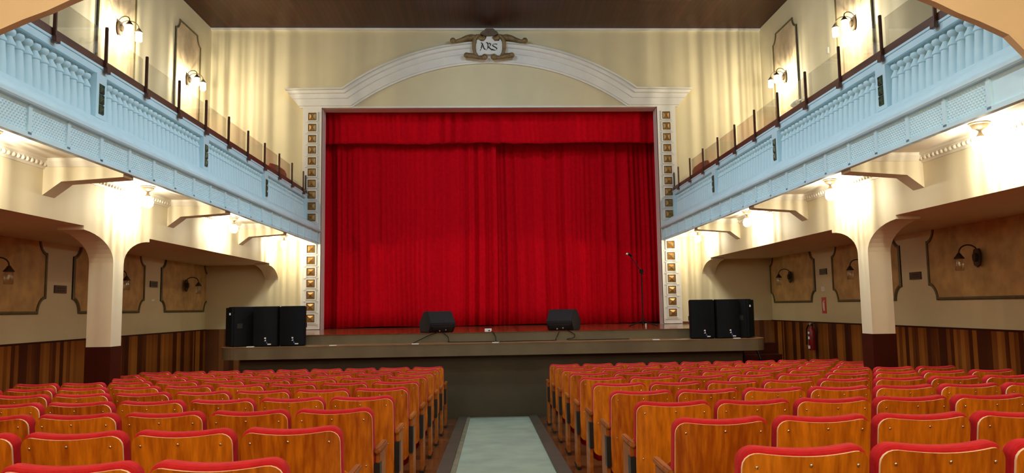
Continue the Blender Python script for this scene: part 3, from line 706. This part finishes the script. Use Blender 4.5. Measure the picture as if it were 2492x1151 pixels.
# ---------------------------------------------------------------- loudspeakers, monitors, microphone on stage
def speaker(x, y, rz, label, flip, badge):
    dp = .33 if badge else .42
    t = thing('loudspeaker', label, 'loudspeaker', (x, y, ZC - .572), rz, 'loudspeakers on the stage ledge')
    hw = .20
    MB().prism([(-hw, .06), (hw, .06), (hw, .18), (.13 if badge else .18, dp), (-.13 if badge else -.18, dp), (-hw, .18)], 2, .0, .655).build('cabinet', SPK, t, bevel=.012)
    g = [(-hw + .005, .062)] + [(-hw + .005 + (2 * hw - .01) * k / 10, .03 - .035 * math.sin(math.pi * k / 10)) for k in range(11)] + [(hw - .005, .062)]
    MB().prism(g, 2, .015, .64).build('grille', SPKG, t, smooth=.4)
    if badge:
        m = MB(); m.add([(-.0, -.008, .09), (.03, -.008, .09), (.03, -.008, .12)], [(0, 1, 2)]); m.box(.004, .03, -.008, -.004, .125, .15)
        m.cur = 1; m.add([(.03, -.0075, .05), (.065, -.0075, .05), (.035, -.0075, .10)], [(0, 1, 2)])
        o = m.build('badge', [LABEL, BLUEL], t); o['label'] = 'white and blue maker badge'
        o = MB().box(.055, .11, -.004, .004, .03, .048).build('name_strip', LABEL, t); o['label'] = 'white strip'
    else:
        o = MB().box(flip * .16 - .012, flip * .16 + .012, .0, .02, .52, .555).build('name_strip', LABEL, t); o['label'] = 'white strip'
    hx = flip * (hw + .002)
    MB().box(hx - .006, hx + .006, .12, .20, .30, .38).build('side_handle', BLACKMET, t)
    return t
R = math.radians
speaker(-4.43, 12.32, R(-58), 'black loudspeaker on the left stage ledge, outer one by the wall', 1, False)
speaker(-3.76, 12.14, R(-4), 'black loudspeaker on the left stage ledge, middle of three', -1, True)
speaker(-3.325, 12.15, R(3), 'black loudspeaker on the left stage ledge, inner one beside the curtain', 1, True)
speaker(3.505, 12.15, R(-3), 'black loudspeaker on the right stage ledge, inner one beside the curtain', -1, True)
speaker(3.94, 12.14, R(4), 'black loudspeaker on the right stage ledge, middle of three', 1, True)
speaker(4.42, 12.32, R(58), 'black loudspeaker on the right stage ledge, outer one by the steps', -1, False)
def monitor(x, rz, label):
    t = thing('floor_monitor', label, 'stage monitor', (x, 12.72, ZC - .41), rz, 'floor monitors on the stage')
    prof = [(-.02, 0), (-.10, .10), (-.115, .155), (.05, .365), (.20, .365), (.42, .15), (.36, 0)]
    MB().prism(prof, 0, -.235, .235).build('cabinet', MONI, t, bevel=.012)
    m = MB(); m.prism([(-.030, .008), (-.105, .098), (-.098, .104), (-.022, .012)], 0, -.19, .19); m.build('connector_panel', BLACKMET, t)
    for i, (a, b) in enumerate(((-.05, .03), (.06, .045))):
        g = MB().lathe([(.011, -.01), (.011, .01)], (a, -.036 - b * .8, b), n=10, axis=1).build('socket', SILVER, t)
    return t
mon = [monitor(-.93, R(28), 'black wedge floor monitor on the left half of the stage edge'), monitor(1.16, R(-24), 'black wedge floor monitor on the right half of the stage edge')]
t = thing('microphone_stand', 'black boom microphone stand in front of the right end of the curtain', 'microphone stand', (2.95, 14.39, ZC - .41))
MB().lathe([(0, 0), (.02, .06), (.022, .12), (.012, .14), (.012, 1.10)], n=10).build('pole', RUBBER, t, smooth=SM)
for k in range(3):
    a = math.radians(200 + 120 * k); MB().tube([(0, 0, .10), (.32 * math.cos(a), .32 * math.sin(a), .012)], .011, 7).build('leg', RUBBER, t)
MB().box(-.035, .035, -.03, .03, 1.05, 1.13).build('boom_clutch', RUBBER, t, bevel=.008)
MB().tube([(.04, 0, 1.02), (0, 0, 1.09), (-.22, -.02, 1.40)], .009, 7).build('boom', RUBBER, t)
MB().tube([(-.19, -.02, 1.40), (-.255, -.04, 1.43)], .02, 9).build('microphone_clip', RUBBER, t)
o = thing('microphone', 'handheld microphone with silver ball head clipped to the stand', 'microphone', (2.69, 14.35, ZC + 1.022))
MB().tube([(.06, .01, -.01), (-.005, 0, .0)], [.014, .02], 10).build('handle', RUBBER, o, smooth=SM); MB().ball((-.025, 0, .003), .029, n=12).build('grille_ball', SILVER, o, smooth=3)
o = MB().lathe([(0, 0), (.02, 0), (.02, .05), (.012, .06), (0, .06)], n=12, caps=False).build('cable_adapter', SILVER); o.location = (2.97, 14.2, ZC - .41); tag(o, 'small silver jack adapter on the stage at the foot of the microphone stand', 'adapter')
t = thing('stage_box', 'small white connector box standing on the middle of the stage edge', 'connector box', (-.11, 12.68, ZC - .41))
MB().box(-.06, .06, -.03, .03, 0, .055).build('case', LABEL, t, bevel=.004); m = MB(); m.add([(-.005, -.0312, .01), (.035, -.0312, .01), (.02, -.0312, .04)], [(0, 1, 2)]); m.build('emblem', BLACKMET, t)
def cable(label, pts, r=.006):
    P = [Vector(p) for p in pts]; q = []
    for i in range(len(P) - 1):
        p0, p1, p2, p3 = P[max(i - 1, 0)], P[i], P[i + 1], P[min(i + 2, len(P) - 1)]
        for k in range(6):
            u = k / 6; q.append(.5 * ((2 * p1) + (-p0 + p2) * u + (2 * p0 - 5 * p1 + 4 * p2 - p3) * u * u + (-p0 + 3 * p1 - 3 * p2 + p3) * u ** 3))
    q.append(P[-1])
    o = MB().tube(q, r, 6).build('cable', RUBBER, dz=ZC, smooth=3); tag(o, label, 'cable', 'black cables on the stage edge'); return o
cable('black cable looping down the step from the left floor monitor', [(-.98, 12.62, -.40), (-1.0, 12.585, -.41), (-1.12, 12.57, -.45), (-1.35, 12.5, -.56), (-1.36, 12.3, -.566)])
cable('thin black cable hanging in a loop below the left floor monitor', [(-.90, 12.62, -.40), (-.88, 12.585, -.41), (-.80, 12.57, -.48), (-.78, 12.55, -.55), (-.74, 12.45, -.566), (-.2, 12.44, -.566), (.0, 12.4, -.566)])
cable('black cable dropping from the white connector box to the ledge', [(-.06, 12.66, -.40), (-.03, 12.585, -.415), (.02, 12.575, -.50), (.02, 12.5, -.566), (.06, 12.3, -.566)])
cable('black cable lying along the stage ledge to the right floor monitor', [(.08, 12.35, -.566), (.5, 12.42, -.566), (1.0, 12.44, -.566), (1.05, 12.56, -.54), (1.1, 12.58, -.45), (1.12, 12.62, -.40)])
cable('black cable coiled below the right floor monitor', [(1.22, 12.62, -.40), (1.27, 12.585, -.415), (1.37, 12.57, -.47), (1.36, 12.56, -.53), (1.25, 12.54, -.55), (1.28, 12.5, -.566), (1.6, 12.46, -.566), (2.0, 12.5, -.566), (2.3, 12.45, -.566)])

# steps and handrail at the right end of the stage
t = thing('stage_steps', 'dark wooden steps rising to the right end of the stage', 'steps', (5.0, 13.2, 0))
for k in range(5): MB().box(-.36, .55, .25 * k, .25 * (k + 1) + .02, 0, .21 * (k + 1)).build('step', DARKWOOD, t)
t = thing('step_handrail', 'sloping metal handrail of the steps beside the right loudspeakers', 'handrail', (4.585, 12.5, 0))
MB().tube([(.0, .0, .86), (.0, .85, 1.72), (.0, 1.1, 1.74)], .02, 10).build('rail', BLACKMET, t, smooth=3)
for (a, b, c) in ((.0, .05, .88), (.0, .85, 1.70)): MB().tube([(a, b, 0), (a, b, c)], .016, 8).build('post', BLACKMET, t)

# ---------------------------------------------------------------- theatre seats
def columns(hw, r, n_in=9):
    xs = [-hw + r - r * math.cos(math.pi / 2 * k / 5) for k in range(6)]
    xs += [(-hw + r) + (2 * (hw - r)) * k / n_in for k in range(1, n_in)]
    return xs + [-x for x in xs[:6]][::-1]
def zrange(x, hw, r, zb, zt, dip):
    d = max(0.0, abs(x) - (hw - r)); k = r - math.sqrt(max(0.0, r * r - d * d))
    return zb + k, zt - k - dip * math.cos(min(1, abs(x) / hw) * math.pi / 2) ** 1
def slab(mb, hw, r, zb, zt, dip, layers, bow, tilt, zref, cap0=True, cap1=True, rim_mat=None, nz=4):
    """rounded board curved backwards at its middle; layers = (depth, inset)"""
    n = 6 + 8 + 6; loops = []
    for (dep, ins) in layers:
        xs = columns(hw - ins, r - min(ins, r * .8)); top = []; bot = []
        for x in xs:
            a, b = zrange(x, hw - ins, r - min(ins, r * .8), zb + ins, zt - ins, dip)
            yb = dep - bow * math.cos(min(1, abs(x) / hw) * math.pi / 2)
            top.append((x, yb + tilt * (zref - b), b)); bot.append((x, yb + tilt * (zref - a), a))
        loops.append((bot, top))
    base = len(mb.v); c0 = mb.cur; n = len(loops[0][0])
    def cap(loop):
        bot, top = loop
        v = [tuple(b_ + (t_ - b_) * (j / nz) for b_, t_ in zip(b, t)) for j in range(nz + 1) for b, t in zip(bot, top)]
        mb.add(v, [(j * n + i, j * n + i + 1, (j + 1) * n + i + 1, (j + 1) * n + i) for j in range(nz) for i in range(n - 1)])
    if cap0: cap(loops[0])
    if cap1: cap(loops[-1])
    if rim_mat is not None: mb.cur = rim_mat
    for L0, L1 in zip(loops[:-1], loops[1:]):
        r0 = L0[0] + L0[1][::-1]; r1 = L1[0] + L1[1][::-1]; k = len(r0)
        mb.add(r0 + r1, [(i, (i + 1) % k, k + (i + 1) % k, k + i) for i in range(k)])
    mb.cur = c0
    return mb
PH, ZB_ = .893, .28
HW = .2295
def seat_proto():
    t = thing('theatre_seat', '', 'seat')
    slab(MB(), HW, .058, ZB_, PH, .016, [(0, .0), (.012, 0)], .042, .15, PH, rim_mat=1, nz=6).build('backrest_panel', [SEATWOOD, PLYEDGE], t, smooth=.6)
    slab(MB(), HW + .004, .064, .44, PH + .019, .016, [(.013, .012), (.019, .004), (.032, 0), (.070, .0), (.090, .010), (.101, .03)], .042, .15, PH, nz=6).build('back_cushion', REDFAB, t, smooth=.9)
    m = MB(); slab(m, .205, .05, .20, .62, 0, [(0, .02), (.012, 0), (.06, 0), (.08, .02)], 0, -.12, .2); o = m.build('seat_cushion', REDFAB, t, smooth=.9); o.location = (0, .235, 0)
    m = MB(); slab(m, .205, .05, .19, .63, 0, [(0, 0), (.014, 0)], 0, -.12, .2); o = m.build('seat_board', SEATWOOD, t); o.location = (0, .318, 0)
    for (x, z) in ((-.182, PH - .055), (.0, PH - .046), (.182, PH - .055), (-.190, .56), (.190, .56)):
        yb = -.042 * math.cos(abs(x) / HW * math.pi / 2) + .15 * (PH - z) - .002
        MB().ball((x, yb, z), .0065, (1, .6, 1), n=8).build('screw', SCREW, t, smooth=3)
    side_standard(t, -.2465)
    return t
def side_standard(t, x):
    MB().box(x - .014, x + .014, .095, .34, .02, .625).build('side_standard', ARMWOOD, t, bevel=.004)
    m = MB(); m.prism([(x - .015, .05), (x + .015, .05), (x + .016, .13), (x + .020, .15), (x + .020, .36), (x + .014, .385), (x - .014, .385), (x - .020, .36), (x - .020, .15), (x - .016, .13)], 2, .625, .655); m.build('armrest', ARMWOOD, t, bevel=.007)
    MB().box(x - .017, x + .017, .068, .15, .345, .565).build('hinge_plate', BLACKMET, t)
    MB().box(x - .02, x + .02, .07, .37, 0, .022).build('foot', BLACKMET, t, bevel=.004)
ordn = ['first', 'second', 'third', 'fourth', 'fifth', 'sixth', 'seventh', 'eighth', 'ninth', 'tenth']
S0, SD, PITCH = 2.5832, .9364, .50
sp = seat_proto(); used = False
end_parts = {}
for block, (nm, sg, xa) in {'right': ('right', 1, .815), 'left': ('left', -1, -.78)}.items():
    for k in range(10):
        y = S0 + SD * k; nseat = 8 if k == 7 else 9
        lim = .80 * (y + .5) + .35
        for i in range(nseat):
            x = xa + sg * (HW + PITCH * i)
            if abs(x) - HW > lim: continue
            lab = 'red topped wooden seat, %s from aisle in %s row from the stage, %s block' % (ordn[i], ordn[9 - k], nm)
            if not used: t = sp; used = True
            else: t = copy_tree(sp)
            t['label'] = lab; t['group'] = 'theatre seats in the %s block' % nm
            t.location = (x, y, floor_z(y))
            if (sg > 0 and i == nseat - 1 and k != 7) or (sg < 0 and i == 0):
                if not end_parts:
                    n0 = set(o.name for o in COL.objects); side_standard(t, .25)
                    for o in COL.objects:
                        if o.name not in n0: end_parts[o.name] = o
                else:
                    for o in end_parts.values():
                        c = o.copy(); COL.objects.link(c); c.parent = t
